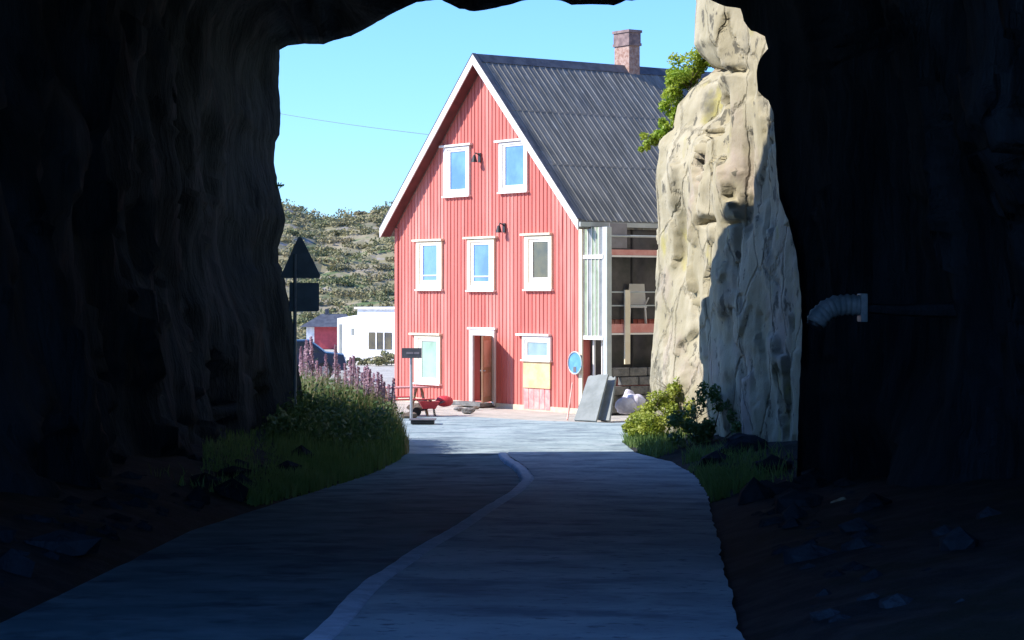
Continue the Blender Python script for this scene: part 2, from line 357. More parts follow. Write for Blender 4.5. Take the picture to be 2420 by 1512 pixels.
# ---------------------------------------------------------------- the red house
CX, CD, CZ = 1.838, 57.6, -3.1
TH = R(36); ct, st_ = math.cos(TH), math.sin(TH)
W, LEN, T = 8.9, 9.0, .2
house = empty('red_house', (CX, CD, CZ), TH)
tag(house, 'tall red wooden house with white windows, steep grey ribbed roof and brick chimney', 'house')
def fy(px, off=0):           # facade-local y for an image column (off: metres in front of the wall)
    k = (px-HX)/F; cx = CX-off*ct; c_ = CD-off*st_
    return (cx-k*c_)/(st_+ct*k)
def fz(px, py, off=0): return (HY-py)*(CD-off*st_+ct*fy(px, off))/F-CZ
def sx(px, off=0):           # side-wall-local x
    k = (px-HX)/F; cx = CX+off*st_; c_ = CD-off*ct
    return (k*c_-cx)/(ct-st_*k)
def sz(px, py, off=0): return (HY-py)*(CD-off*ct+st_*sx(px, off))/F-CZ
apex = 6.62-CZ; eave = 1.93-CZ        # roof top surface at ridge / at eave tip
OV = .36; half = W/2+.3; slope = (apex-eave)/half
def rtop(y): return apex-abs(y-W/2)*slope
TR = .16
def wtop(y): return rtop(y)-TR*math.hypot(1, slope)-.01
# opening: door; windows as rects
door = dict(y0=fy(1165), y1=fy(1121), z0=.12, z1=fz(1135, 792))
wins = []
def rect(xl, xr, yt, yb):
    xm = (xl+xr)/2; return [fy(xr), fy(xl), fz(xm, yb), fz(xm, yt)]
# wall mesh : facade with a door hole
wm = MB()
def col(y0, y1, z0, m=wm, x0=0, x1=T, z1=None):
    if z1 is not None: m.box(x0, x1, y0, y1, z0, z1); return
    ys = [y0]+([W/2] if y0 < W/2 < y1 else [])+[y1]
    poly = [(x0, y0, z0), (x0, y1, z0)]+[(x0, y, wtop(y)) for y in reversed(ys)]
    m.prism(poly, (x1-x0, 0, 0))
col(0, door['y0'], 0); col(door['y0'], door['y1'], door['z1']); col(door['y1'], W, 0); col(door['y0'], door['y1'], 0, z1=door['z0'])
col(0, W, 0, x0=LEN-T, x1=LEN)
wm.box(T, LEN-T, 0, T, 0, wtop(0)-.02); wm.box(T, LEN-T, W-T, W, 0, wtop(W)-.02)
wall = wm.build('wall', M['red'], house)
# battens
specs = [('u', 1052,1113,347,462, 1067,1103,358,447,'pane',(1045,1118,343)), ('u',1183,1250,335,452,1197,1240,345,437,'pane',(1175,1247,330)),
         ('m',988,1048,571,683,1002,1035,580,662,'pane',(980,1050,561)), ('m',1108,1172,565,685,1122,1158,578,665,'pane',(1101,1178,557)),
         ('m',1243,1308,557,683,1262,1298,571,656,'panedark',(1236,1307,549)),
         ('g',983,1044,793,905,999,1035,806,893,'panegreen',(973,1046,784)), ('b',1238,1305,795,850,1249,1296,809,840,'panepale',(1226,1304,789))]
rects = [(door['y0']-.16, door['y1']+.16, 0, door['z1']+.16), (fy(1303), fy(1240), fz(1270,966), fz(1270,850))]
for s in specs: rects.append(tuple(rect(s[1], s[2], s[3], s[4])))
bt = MB(); y = .16
while y < W-.1:
    a, b = y, y+.036; segs = [(0.0, min(wtop(a), wtop(b)))]
    for r0, r1, z0, z1 in rects:
        if b > r0 and a < r1:
            ns = []
            for s0, s1 in segs:
                if z1 <= s0 or z0 >= s1: ns.append((s0, s1)); continue
                if z0 > s0: ns.append((s0, z0))
                if z1 < s1: ns.append((z1, s1))
            segs = ns
    for s0, s1 in segs: bt.box(-.018-.004*random.random(), -.001, a+.006*random.random(), b, s0+.01, s1)
    y += .165+.01*random.random()
bt.build('battens', M['red'], house)
bt = MB(); x = .3
while x < LEN-.2: bt.box(x, x+.05, -.028, -.001, .02, wtop(0)-.05); x += .195
bt.build('battens', M['red'], house)
for sgn, nm in ((0, 0), (1, W)):
    mb = MB(); mb.box(-.045, -.002, -.045 if sgn == 0 else W-.10, .10 if sgn == 0 else W+.045, 0.02, wtop(0)-.05)
    cb = mb.build('corner_board', M['cream'] if sgn == 0 else M['red'], house)
def frame(m, y0, y1, z0, z1, w_, x0=-.07, x1=-.002):
    m.box(x0, x1, y0, y0+w_[0], z0, z1); m.box(x0, x1, y1-w_[1], y1, z0, z1)
    m.box(x0, x1, y0+w_[0], y1-w_[1], z1-w_[2], z1); m.box(x0, x1, y0+w_[0], y1-w_[1], z0, z0+w_[3])
for s in specs:
    kind, xl, xr, yt, yb, gl, gr, gt, gb, pm, lt = s
    y0, y1, z0, z1 = rect(xl, xr, yt, yb); a0, a1, b0_, b1_ = rect(gl, gr, gt, gb)
    m = MB(); ww = (a0-y0, y1-a1, z1-b1_, b0_-z0)
    fw = tuple(x*.55 for x in ww)
    frame(m, y0, y1, z0, z1, fw)
    wf = m.build('window', M['cream'] if kind in 'gm' else M['white'], house, bevel=.008)
    m = MB(); frame(m, y0+fw[0]+.002, y1-fw[1]-.002, z0+fw[3]+.002, z1-fw[2]-.002, tuple(x*.45 for x in ww), x0=-.045)
    m.build('sash', M['white'], wf, bevel=.005)
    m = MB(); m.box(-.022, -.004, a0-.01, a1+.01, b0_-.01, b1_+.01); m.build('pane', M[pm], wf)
    la, lb = fy(lt[1]), fy(lt[0]); lz = z1+.012
    m = MB(); m.box(-.12, -.002, la, lb, lz, lz+.06); m.build('lintel', M['cream'] if kind in 'mg' else M['white'], wf, bevel=.006)
    m = MB(); m.box(-.11, -.002, y0-.03, y1+.03, z0-.05, z0-.004); m.build('sill', M['white'], wf, bevel=.006)
    if kind == 'm' and pm == 'pane':
        m = MB(); zz = b0_+.12*(b1_-b0_); m.box(-.04, -.023, a0, a1, zz, zz+.035); m.build('glazing_bar', M['white'], wf)
# boarded doorway under the small window
y0, y1 = fy(1303), fy(1240)
m = MB(); m.box(-.05, -.002, y0, y1, fz(1270,917), fz(1270,851)); m.build('plywood_board', M['ply'], house)['label'] = 'yellow plywood board under small window'
m = MB()
for k in range(5):
    a = y0+(y1-y0)*k/5; m.box(-.045, -.002, a+.01, a+(y1-y0)/5-.01, fz(1270,967), fz(1270,919))
m.build('lower_boards', mat('faded_pink_boards', (.62,.24,.24), .7, (.70,.40,.36), 6), house)
# door: casing, leaf, step
m = MB(); y0, y1, z0, z1 = door['y0'], door['y1'], door['z0'], door['z1']
frame(m, y0-.15, y1+.15, .02, z1+.15, (.15,.15,.15,.0001)); 
dc = m.build('door_frame', M['white'], house, bevel=.008)
m = MB(); m.box(-.10, -.002, y0-.22, y1+.22, z1+.162, z1+.22); m.build('lintel', M['white'], dc)
ph = R(128); hy = y0-.02; Ld = y1-y0
dx, dy = -math.sin(ph), math.cos(ph)       # leaf direction in local (x, y)
m = MB(); h0 = Vector((-.075, hy, 0)); e = Vector((dx, dy, 0)); nn = Vector((-dy, dx, 0))
def leafbox(m, a, b, z0, z1, t0, t1):
    p = [h0+e*a+nn*t0, h0+e*b+nn*t0, h0+e*b+nn*t1, h0+e*a+nn*t1]
    m.hexa([(q.x, q.y, z0) for q in p]+[(q.x, q.y, z1) for q in p])
leafbox(m, 0, .88, .14, z1, -.022, .022)
dl = m.build('door', M['wood'], house)
m = MB(); leafbox(m, .1, .78, .30, .95, -.032, -.023); leafbox(m, .1, .78, 1.1, z1-.12, -.032, -.023)
leafbox(m, .1, .78, .30, .95, .023, .032); leafbox(m, .1, .78, 1.1, z1-.12, .023, .032); m.build('panel', M['doorpanel'], dl)
m = MB(); leafbox(m, .76, .84, 1.0, 1.03, -.07, .07); m.build('handle', M['metal'], dl)
m = MB(); m.box(-.55, -.11, y0-.15, y1+.35, 0, .11); m.build('door_step', M['stone'], house, bevel=.02)
m = MB(); m.box(.25, LEN-.3, .25, W-.25, .08, .12); m.build('floor', M['wood'], house)
m = MB(); m.box(2.2, 2.3, .25, W-.25, .13, 2.6); m.box(1.0, 1.5, y0+.05, y0+.5, .13, 1.0); m.build('inner_wall', M['wood'], house)
m = MB(); m.box(.22, LEN-.22, .22, W-.22, 2.7, 2.8); m.build('ceiling', M['wood'], house)
# plinth
m = MB(); m.box(-.035, -.0005, .1, door['y0']-.16, -.05, .10); m.box(-.035, -.0005, door['y1']+.16, W, -.05, .10)
m.build('plinth', mat('plinth_paint', (.50,.42,.32), .8), house)
# roof
rm = MB()
for sg in (-1, 1):
    ye = W/2+sg*half
    def Z(y): return apex-abs(y-W/2)*slope
    ys = [W/2, ye]
    p = [(-OV, W/2, apex), (LEN+OV, W/2, apex), (LEN+OV, ye, eave), (-OV, ye, eave)]
    th = TR*math.hypot(1, slope)
    lo = [(a, b, c-th) for a, b, c in p]
    rm.add(lo+p, [(0,3,2,1),(4,5,6,7),(0,1,5,4),(1,2,6,5),(2,3,7,6),(3,0,4,7)])
    # ribs of the sheeting
    x = -OV+.06; nr = Vector((0, sg*slope, 1)).normalized()
    while x < LEN+OV:
        hh = .012; a = Vector((x, W/2, apex)); b = Vector((x, ye+sg*.03, eave-.03*slope))
        rm.hexa([a+nr*.0+Vector((-.03,0,0)), a+Vector((.03,0,0)), b+Vector((.03,0,0)), b+Vector((-.03,0,0)),
                 a+nr*hh+Vector((-.015,0,0)), a+nr*hh+Vector((.015,0,0)), b+nr*hh+Vector((.015,0,0)), b+nr*hh+Vector((-.015,0,0))])
        x += .205
    # overlap lines across the sheets
    for fr_ in (.34, .67):
        yy = W/2+sg*half*fr_; zz = apex-half*fr_*slope; c = Vector((0, yy, zz))
        dn = Vector((0, sg, -slope)).normalized()
        q0 = c+nr*.001; 
        rm.hexa([Vector((-OV,0,0))+c, Vector((LEN+OV,0,0))+c, Vector((LEN+OV,0,0))+c+dn*.05, Vector((-OV,0,0))+c+dn*.05,
                 Vector((-OV,0,0))+c+nr*.01, Vector((LEN+OV,0,0))+c+nr*.01, Vector((LEN+OV,0,0))+c+dn*.05+nr*.01, Vector((-OV,0,0))+c+dn*.05+nr*.01])
roof = rm.build('roof', M['roof'], house)
for sg in (-1, 1):
    ye = W/2+sg*(half-.01); th2 = TR*math.hypot(1, slope)+.004; th3 = th2+.02
    m = MB(); a = Vector((-OV+.002, W/2+sg*.002, apex-.002*slope)); b = Vector((-OV+.002, ye, apex-(half-.01)*slope))
    m.prism([a-Vector((0,0,th2)), b-Vector((0,0,th2)), b-Vector((0,0,th3)), a-Vector((0,0,th3))], (OV-.04, 0, 0))
    m.build('soffit', mat('soffit_shade', (.09,.02,.02), .8, (.14,.03,.03), 3), house)  # shadow under the rake overhang is put into this dark colour
m = MB(); m.prism([(-OV-.02, W/2-.22, apex-.19), (-OV-.02, W/2, apex+.055), (-OV-.02, W/2+.22, apex-.19), (-OV-.02, W/2, apex+.02)], (LEN+2*OV+.04, 0, 0))
m.build('ridge_cap', M['farroof'], roof)
cx0 = 5.2-.19; cy = W/2+.12; cw, cl = .68, .40
chm = MB(); chm.box(cx0, cx0+cl, cy-cw/2, cy+cw/2, apex-1.0, apex+.62)
ch = chm.build('chimney', M['brick'], roof)
m = MB(); m.box(cx0-.04, cx0+cl+.04, cy-cw/2-.04, cy+cw/2+.04, apex+.622, apex+.70); m.box(cx0-.02, cx0+cl+.02, cy-cw/2-.02, cy+cw/2+.02, apex+.70, apex+1.0)
m.box(cx0-.05, cx0+cl+.05, cy-cw/2-.05, cy+cw/2+.05, apex+1.002, apex+1.08); m.build('chimney_top', M['chimcap'], roof)
for sg in (-1, 1):
    m = MB(); ye = W/2+sg*(half+.02); bw = .20
    a = Vector((-OV-.035, W/2, apex+.035)); b = Vector((-OV-.035, ye, eave+.035-.02*slope)); dz = Vector((0, 0, -bw*math.hypot(1, slope)))
    off = Vector((0, sg*.001, 0))
    m.prism([a+off, b, b+dz, a+dz+off], (.033, 0, 0)); m.build('bargeboard', M['white'], house)
    m = MB(); dk = M['farroof']; a2 = a+Vector((-.01,0,.03)); b2 = b+Vector((-.01,0,.03))
    m.prism([a2+off, b2, b2+Vector((0,0,-.028)), a2+off+Vector((0,0,-.028))], (.13,0,0)); m.build('verge_trim', dk, house)
m = MB(); m.box(-OV-.0, LEN+OV, W/2-half-.09, W/2-half-.005, eave-.17, eave-.05); m.build('gutter', M['greypost'], house)
# wall lamps
for px, py in ((1136, 375), (1194, 541)):
    yy, zz = fy(px), fz(px, py); m = MB(); m.box(-.05, -.029, yy-.06, yy+.06, zz-.10, zz+.16)
    wl = m.build('wall_lamp', M['black'], house)
    m = MB(); m.tube([(-.05, yy, zz+.10), (-.17, yy, zz+.16), (-.22, yy, zz+.08)], .02); m.tube([(-.22, yy, zz+.09), (-.22, yy, zz-.10)], [.04, .09], 10); m.build('lamp_shade', M['black'], wl)
# glazed veranda on the shaded side
VO = .96
vx = lambda px: sx(px, VO)
vz = lambda px, py: sz(px, py, VO)
ver = MB()
top = eave-.19
for (a, b, yy) in ((.0, .09, -VO), ): pass
# end panel facing the gable side
zb = vz(1425, 797)
m = MB()
n = 5
m2 = MB()
for k in range(n):
    a = -VO+.10+(VO-.16)*k/n; b = a+(VO-.16)/n-.02; (m2 if k in (0, 3) else m).box(.02, .05, a, b, zb+.03, top)
vp = m.build('end_panel', M['greenpanel'], house); vp['label'] = 'greenish end panel of the veranda'
m2.build('grey_pane', mat('grey_pane', (.17,.19,.20), .2, (.30,.31,.32), 1.5), vp)
m = MB()
for k in range(n+1):
    a = -VO+.085+(VO-.16)*k/n; m.box(0, .06, a, a+.018, zb+.03, top)
m.box(-.015, .07, -VO+.08, -.05, zb-.07, zb+.03); zc = vz(1425, 606); m.box(-.02, .075, -VO+.08, -.05, zc-.05, zc+.05)
m.build('panel_frame', M['white'], vp)
post_x = [0.0, 2.6, 5.2, 7.6]
for k, x in enumerate(post_x):
    m = MB(); wdt = .16 if k == 0 else .12
    m.box(x-.001, x+wdt, -VO-.08, -VO+.08, 0.05, top); m.build('veranda_post', M['greypost'], house, bevel=.01)
m = MB(); x = vx(1470); m.box(x, x+.17, -VO-.13, -VO-.085, vz(1478,860), vz(1478,685)); m.build('veranda_post', M['cream'], house)
for py0, py1, mm, nm, ex in ((590, 603, 'red', 'balcony_edge', .05), (765, 786, 'red', 'balcony_edge', .05)):
    z1_ = vz(1490, py0); z0_ = vz(1490, py1); m = MB(); m.box(.17, LEN-.1, -VO-ex, -VO+.06, z0_, z1_)
    be = m.build(nm, M['pinkred'], house); m = MB(); m.box(.17, LEN-.1, -VO-ex-.02, -VO+.04, z0_-.05, z0_-.004); m.build('edge_trim', M['white'], be)
    m = MB(); m.box(.17, LEN-.1, -VO+.062, -.03, z0_+.02, z1_-.02); m.build('deck', M['dark'], be)
for py in (558, 690, 722):
    z_ = vz(1490, py); m = MB(); m.tube([(.16, -VO, z_), (LEN-.1, -VO, z_)], .028 if py == 558 else .018); m.build('railing', M['greypost'], house)
m = MB(); m.box(.17, vx(1483), -VO+.02, -VO+.03, vz(1460,586), vz(1460,527)); m.build('roller_blind', mat('blind_cloth', (.22,.21,.23), .9), house)
m = MB(); m.box(.25, LEN-.1, -.05, -.03, vz(1490, 755), top); m.box(.25, LEN-.1, -.05, -.03, .9, vz(1490, 790)); m.build('glass_wall', mat('veranda_glass', (.03,.035,.045), .25, (.10,.09,.11), 1.2), house)
m = MB()
for k in range(7): m.box(.3+k*1.3, .36+k*1.3, -.075, -.052, .9, top)
m.build('mullion', M['dark'], house)
m = MB(); m.box(.02, LEN, -VO+.08, -.03, 0, .55); 
for k in range(14):
    for q in range(5):
        x0 = .2+k*.62+(.3 if q % 2 else 0); z0_ = q*.24
        m.box(x0, x0+.58, -VO-.02-.03*random.random(), -VO+.10, z0_+.01, z0_+.225)
m.build('stone_base', M['stone'], house, bevel=.02)
m = MB(); m.tube([(.20, -.25, .6), (.20, -.25, zb)], .04); m.tube([(.2,-.6,.6),(.2,-.6,zb)], .03); m.build('veranda_post', M['white'], house)

# ---------------------------------------------------------------- things round the house
def hw(x, y, z=0):   # house-local to world
    return Vector((CX+ct*x-st_*y, CD+st_*x+ct*y, CZ+z))
# white antler-like chair rail on the veranda: garden chair
xx = vx(1532); p = hw(xx, -VO+.45, 0); zc = vz(1532, 765)
g = empty('garden_chair', (p.x, p.y, CZ+zc)); tag(g, 'white garden chair standing on the shaded veranda', 'chair')
m = MB(); m.box(-.24,.24,-.22,.22,.42,.46); m.build('seat', M['white'], g)
m = MB(); m.prism([(-.24,.2,.5),(.24,.2,.5),(.2,.28,1.05),(-.2,.28,1.05)], (0,.03,0)); m.build('backrest', M['white'], g)
for a, b in ((-.2,-.18),(.2,-.18),(-.2,.18),(.2,.18)):
    m = MB(); m.tube([(a,b,.42),(a*1.1,b*1.1,0)], .022); m.build('leg', M['white'], g)
for a in (-1, 1):
    m = MB(); m.tube([(.22*a,.2,.5),(.3*a,.1,.68),(.27*a,-.2,.66)], .02); m.build('armrest', M['white'], g)
# grey sheets leaning
def sheet(pb0, pb1, pt1, pt0, th, label):
    b0, b1 = Vector(pb0), Vector(pb1); t1, t0 = Vector(pt1), Vector(pt0)
    n_ = (b1-b0).cross(t0-b0).normalized(); o = b0.copy()
    m = MB(); N_ = 8; top = [t0.lerp(t1, k/N_)+(b0-t0).normalized()*abs(.10*noise.noise(Vector((k*.9, th*90, 0)))) for k in range(N_+1)]
    pts = [b0-o, b1-o]+[q-o for q in reversed(top)]
    m.prism(pts, n_*th); s_ = m.build('leaning_slab', M['slab'], None, bevel=.008); s_.location = o; tag(s_, label, 'slab', 'grey slabs leaning by the house corner'); return s_
zg = -3.10
sheet(P(1359,996,53.6).xy.to_tuple()+(zg,), P(1411,998,53.2).xy.to_tuple()+(zg,), P(1440,886,54.2), P(1393,890,54.6), .06, 'broad flat grey slab leaning at the house corner, beside the blue disc')
sheet(P(1421,997,53.5).xy.to_tuple()+(zg,), P(1443,998,53.3).xy.to_tuple()+(zg,), P(1458,893,54.3), P(1440,891,54.5), .07, 'narrow grey slab leaning just right of the broad one')
sheet(P(1413,997,54.0).xy.to_tuple()+(zg,), P(1433,998,53.9).xy.to_tuple()+(zg,), P(1452,899,54.8), P(1432,896,54.9), .05, 'rear grey slab half hidden between the other two leaning slabs')
m = MB(); m.tube([P(1341,992,54.6), P(1353,905,55.4)], .022); o = m.build('leaning_stick', mat('pink_stick', (.7,.36,.3), .7), None); tag(o, 'thin pinkish stick leaning against the red wall near the corner', 'stick')
# blue disc on the corner
p = hw(-.12, .12, 0); e_ = empty('blue_disc', (p.x, p.y, CZ+1.30), TH); tag(e_, 'blue round disc with pale rim hung at the sunlit house corner', 'disc')
m = MB(); n = 28
m.tube([(0,0,0),(-.02,0,0)], .28, n); m.build('face', M['blue'], e_)
m = MB(); ang = [2*math.pi*k/n for k in range(n+1)]
m.tube([(-.03, .29*math.cos(a), .29*math.sin(a)) for a in ang], .018, 6); m.build('rim', M['greypost'], e_)
m = MB(); m.box(-.025,-.021,-.05,.08,-.25,-.10); m.build('mark', M['signdark'], e_)
# white sacks
def lump(name, c, r, mt, label, cat, group=None, sq=(1,1,1), seed=0, amp=.25, sub=3, freq=1.6):
    bm = bmesh.new(); bmesh.ops.create_icosphere(bm, subdivisions=sub, radius=1)
    for v in bm.verts:
        k = 1+amp*noise.fractal(v.co*freq+Vector((seed*7.3, seed, 2)), 1, 2, 3); v.co = Vector((v.co.x*sq[0], v.co.y*sq[1], v.co.z*sq[2]))*k*r
    me = bpy.data.meshes.new(name); bm.to_mesh(me); bm.free(); me.materials.append(mt); o = bpy.data.objects.new(name, me); link(o); o.location = c
    if name == 'sack': me.polygons.foreach_set('use_smooth', [True]*len(me.polygons))
    tag(o, label, cat, group); return o
lump('sack', P(1478,958,54.5), .26, M['sack'], 'pale lilac sack lying left against the veranda base', 'sack', 'pale sacks beside the slabs', (1,.8,.85), 1)
lump('sack', P(1502,950,54.9), .24, M['sack'], 'pale lilac sack lying right, next to the green bush', 'sack', 'pale sacks beside the slabs', (1,.8,.9), 2)
lump('sack', P(1486,937,55.2), .17, M['sack'], 'small pale sack on top of the two others', 'sack', 'pale sacks beside the slabs', (.9,.8,1), 3)
# little grey sign on a pole
d = 54.0; b = P(972, 0, d); e_ = empty('sign_post', (b.x, d, zg)); tag(e_, 'small dark grey plate sign on thin grey pole before the red wall', 'sign')
m = MB(); m.tube([(0,0,0),(0,0,P(0,838,d).z-zg)], .035); m.build('pole', M['metal'], e_)
z1_ = P(0,822,d).z-zg; z0_ = P(0,846,d).z-zg; m = MB(); m.box(-.23,.25,-.06,-.036,z0_,z1_); pl = m.build('plate', M['signdark'], e_, bevel=.006)
m = MB(); m.box(-.12,.05,-.064,-.061,z0_+.10,z0_+.15); m.box(.07,.2,-.064,-.061,z0_+.10,z0_+.15); m.build('lettering', mat('pale_letters', (.3,.26,.28), .7), pl)
# picnic table, red
d = 56.3; b = P(958, 0, d); e_ = empty('picnic_table', (b.x-.05, d, zg), R(25)); tag(e_, 'red wooden picnic table with pale top behind the small sign', 'table')
m = MB()
for k in range(5): m.box(-.75,.55,-.36+.145*k,-.36+.145*k+.135,.70,.735)
m.build('table_top', mat('pink_planks', (.62,.30,.28), .6), e_)
for s_ in (-1, 1):
    m = MB()
    for k in range(2): a = s_*.62+(.13 if s_ > 0 else -.13)*k; m.box(-.75,.55,a-.06,a+.06,.42,.45)
    m.build('bench', M['redpaint'], e_)
for xq in (-.6,.4):
    m = MB(); m.prism([(xq,-.62,0),(xq,-.54,0),(xq,-.12,.69),(xq,-.20,.69)], (.05,0,0)); m.prism([(xq,.62,0),(xq,.54,0),(xq,.12,.69),(xq,.20,.69)], (.05,0,0)); m.box(xq+.051,xq+.09,-.72,.72,.34,.41); m.build('trestle', M['wood'], e_)
# red buoy and small chair
lump('buoy', P(1050,948,56.6), .20, M['redpaint'], 'bright red round buoy lying at the foot of the red wall', 'buoy', None, (1.15,.9,.75), 4, .06)
d = 56.0; b = P(1014, 0, d); e_ = empty('wheelbarrow', (b.x, d, zg), R(10)); e_.scale = (.75, .75, .75); tag(e_, 'small red wheelbarrow between the grey sign and the red buoy', 'wheelbarrow')
m = MB(); m.hexa([(-.22,-.18,.25),(.2,-.18,.25),(.2,.18,.25),(-.22,.18,.25),(-.36,-.26,.5),(.34,-.26,.5),(.34,.26,.5),(-.36,.26,.5)]); m.build('tray', M['redpaint'], e_)
m = MB(); m.tube([(.5,-.22,.5),(-.1,-.14,.24),(-.42,-.02,.15)], .018); m.tube([(.5,.22,.5),(-.1,.14,.24),(-.42,.02,.15)], .018); m.tube([(.15,.14,.3),(.2,.16,0)], .018); m.tube([(.15,-.14,.3),(.2,-.16,0)], .018); m.build('frame', M['black'], e_)
m = MB(); m.tube([(-.42,-.04,.15),(-.42,.04,.15)], .15, 16); m.build('wheel', M['rubber'], e_)
for k, (px, py, r, lb) in enumerate(((1084,966,.10,'small dark stone left of the open door'), (1107,972,.14,'dark stone at the door step'), (985,965,.20,'brown stone at the foot of the small sign'), (1125,963,.08,'tiny stone below the open door'), (968,985,.17,'ochre stone at the verge below the small sign'))):
    d = 3.1*F/(py+3-HY); lump('stone', Vector(((px-HX)/F*d, d, zg+r*.35)), r, M['stone'] if k < 2 else M['bark'], lb, 'stone', None, (1.3,1,.6), k+9, .3, 2)
e_ = P(1005, 1000, 3.1*F/(1002-HY)); g = empty('drain_cover', (e_.x, e_.y, zg)); tag(g, 'low black box lying flat on the paving below the small sign', 'box')
m = MB(); m.box(-.34,.22,-.25,.25,.012,.10); m.build('body', M['black'], g, bevel=.02); m = MB(); m.box(-.38,.26,-.29,.29,.102,.125); m.build('lid', M['signdark'], g, bevel=.01)

# ---------------------------------------------------------------- road sign in silhouette at the tunnel mouth
d = 41.6; k = F/d; b = P(697, 0, d); e_ = empty('warning_sign', (b.x, d, gz(d))); tag(e_, 'dark back of a triangular warning sign above a square plate', 'sign')
bz = e_.location.z
def q(px, py, y): v = P(px, py, d); return (v.x-b.x, y, v.z-bz)
m = MB(); m.tube([(0,0,-.2),(0,0,q(0,600,0)[2])], .035, 10); m.build('pole', M['signback'], e_)
m = MB()
def rnd(c, r, n=5): return c
tri = [q(708,560,0), q(713,561,0), q(757,650,0), q(755,657,0), q(666,657,0), q(664,650,0), q(704,561,0)]
m.prism(tri, (0,.03,0)); m.build('triangle_plate', M['signback'], e_)
m = MB(); m.prism([q(684,668,0), q(752,668,0), q(754,672,0), q(754,733,0), q(750,736,0), q(686,736,0), q(683,733,0)], (0,.03,0)); m.build('square_plate', M['signback'], e_)
for py in (637, 700): m = MB(); a = q(685,py,0); c = q(740,py+4,0); m.box(a[0], c[0], -.02, -.002, c[2], a[2]); m.build('bracket', M['signback'], e_)

# ---------------------------------------------------------------- duct on the right tunnel wall
d = 22.5; c0 = P(2030, 728, d); e_ = empty('wall_duct', tuple(c0)); tag(e_, 'pale ribbed pipe elbow sticking out of the dark right tunnel wall', 'pipe')
m = MB(); m.box(-.0,.07,-.14,.14,-.14,.15); m.build('flange', M['ductpaint'], e_, bevel=.01)
m = MB(); m.tube([(.071,0,0),(.4,.05,-.02),(1.1,.1,-.02)], [.05,.06,.09], 8); m.build('bracket', M['tunnel'], e_)
path = [(-.001,0,.03),(-.12,-.01,.035),(-.24,-.03,.025),(-.34,-.05,-.02),(-.42,-.07,-.09),(-.46,-.08,-.17)]
fine_p = []
for a, b_ in zip(path, path[1:]):
    for t in range(6): fine_p.append(Vector(a).lerp(Vector(b_), t/6))
m = MB(); m.tube(fine_p, [.10 if i % 3 else .112 for i in range(len(fine_p))], 18); m.build('elbow', M['ductpaint'], e_, smooth=True)
m = MB(); m.tube([Vector(path[-1])+Vector((.004,0,.01)), Vector(path[-1])+Vector((-.012,-.004,-.02))], .085, 18); m.build('opening', M['black'], e_)

# ---------------------------------------------------------------- overhead wire
p0 = P(300, 190, 95); p1 = hw(3.0, W/2+2.3, rtop(W/2+2.3)+.05)
m = MB(); n = 30; m.tube([p0.lerp(p1, t/n)-Vector((0,0,.3*math.sin(math.pi*t/n))) for t in range(n+1)], .009, 5)
tag(m.build('overhead_wire', mat('wire', (.10,.13,.15), .6), None), 'thin overhead wire crossing the sky towards the house roof', 'wire')

# ---------------------------------------------------------------- far buildings and car
d = 100; o = P(845, 0, d); RZ = R(-35); e_ = empty('white_building', (o.x, d, zg), RZ); tag(e_, 'white flat-roofed building with a wide dark window beside the red house', 'building')
k = d/F/.79; zt = P(0,730,d).z-zg
m = MB(); m.box(0, 5, 0, 4, 0, zt); m.build('wall', M['farwhite'], e_)
onw = lambda px: (px-845)*k
m = MB(); m.box(onw(872), onw(926), -.03, -.002, .62, 1.38); wf = m.build('window', M['panedark'], e_)
for pxx in (890, 908):
    m = MB(); m.box(onw(pxx), onw(pxx)+.06, -.06, -.032, .62, 1.38); m.build('glazing_bar', M['farwhite'], wf)
m = MB(); m.box(-.1, 5.1, -.12, 4.1, zt+.001, zt+.09); m.build('roof', M['farwhite'], e_)
d = 103; o = P(797, 0, d); e_ = empty('white_shed', (o.x, d, zg), R(-30)); tag(e_, 'low white shed with a narrow door left of the white building', 'shed')
zt = P(0,748,d).z-zg
m = MB(); m.prism([(0,0,0),(1.1,0,0),(1.1,0,zt+.08),(0,0,zt-.08)], (0,2.5,0)); m.build('wall', M['farwhite'], e_)
m = MB(); m.box(.12, .26, -.02, -.002, .3, 1.7); m.build('door', M['slab'], e_); m = MB(); m.box(.80, .95, -.02, -.002, 1.2, 1.5); m.build('window', M['slab'], e_)
d = 125; o = P(722, 0, d); e_ = empty('red_hut', (o.x, d, zg)); tag(e_, 'small red hut with a dark grey hipped roof far left', 'hut')
we = P(0,772,d).z-zg; wr = P(0,742,d).z-zg; x1 = 100*d/F
m = MB(); m.box(.1, x1, 0, 3, 0, we); m.build('wall', M['farred'], e_)
m = MB(); m.box(.05,.5,-.03,-.002,0,we-.02); m.build('white_corner', M['farwhite'], e_)
m = MB(); m.add([(-.3,-.4,we),(x1+.3,-.4,we),(x1+.3,3.4,we),(-.3,3.4,we),(.8,1.4,wr),(x1-.2,1.4,wr)], [(0,1,5,4),(1,2,5),(2,3,4,5),(3,0,4),(0,3,2,1)]); rf = m.build('roof', M['farroof'], e_)
m = MB(); m.box(1.0,1.2,1.3,1.5,wr-.15,wr+.28); m.build('chimney', M['farroof'], rf)
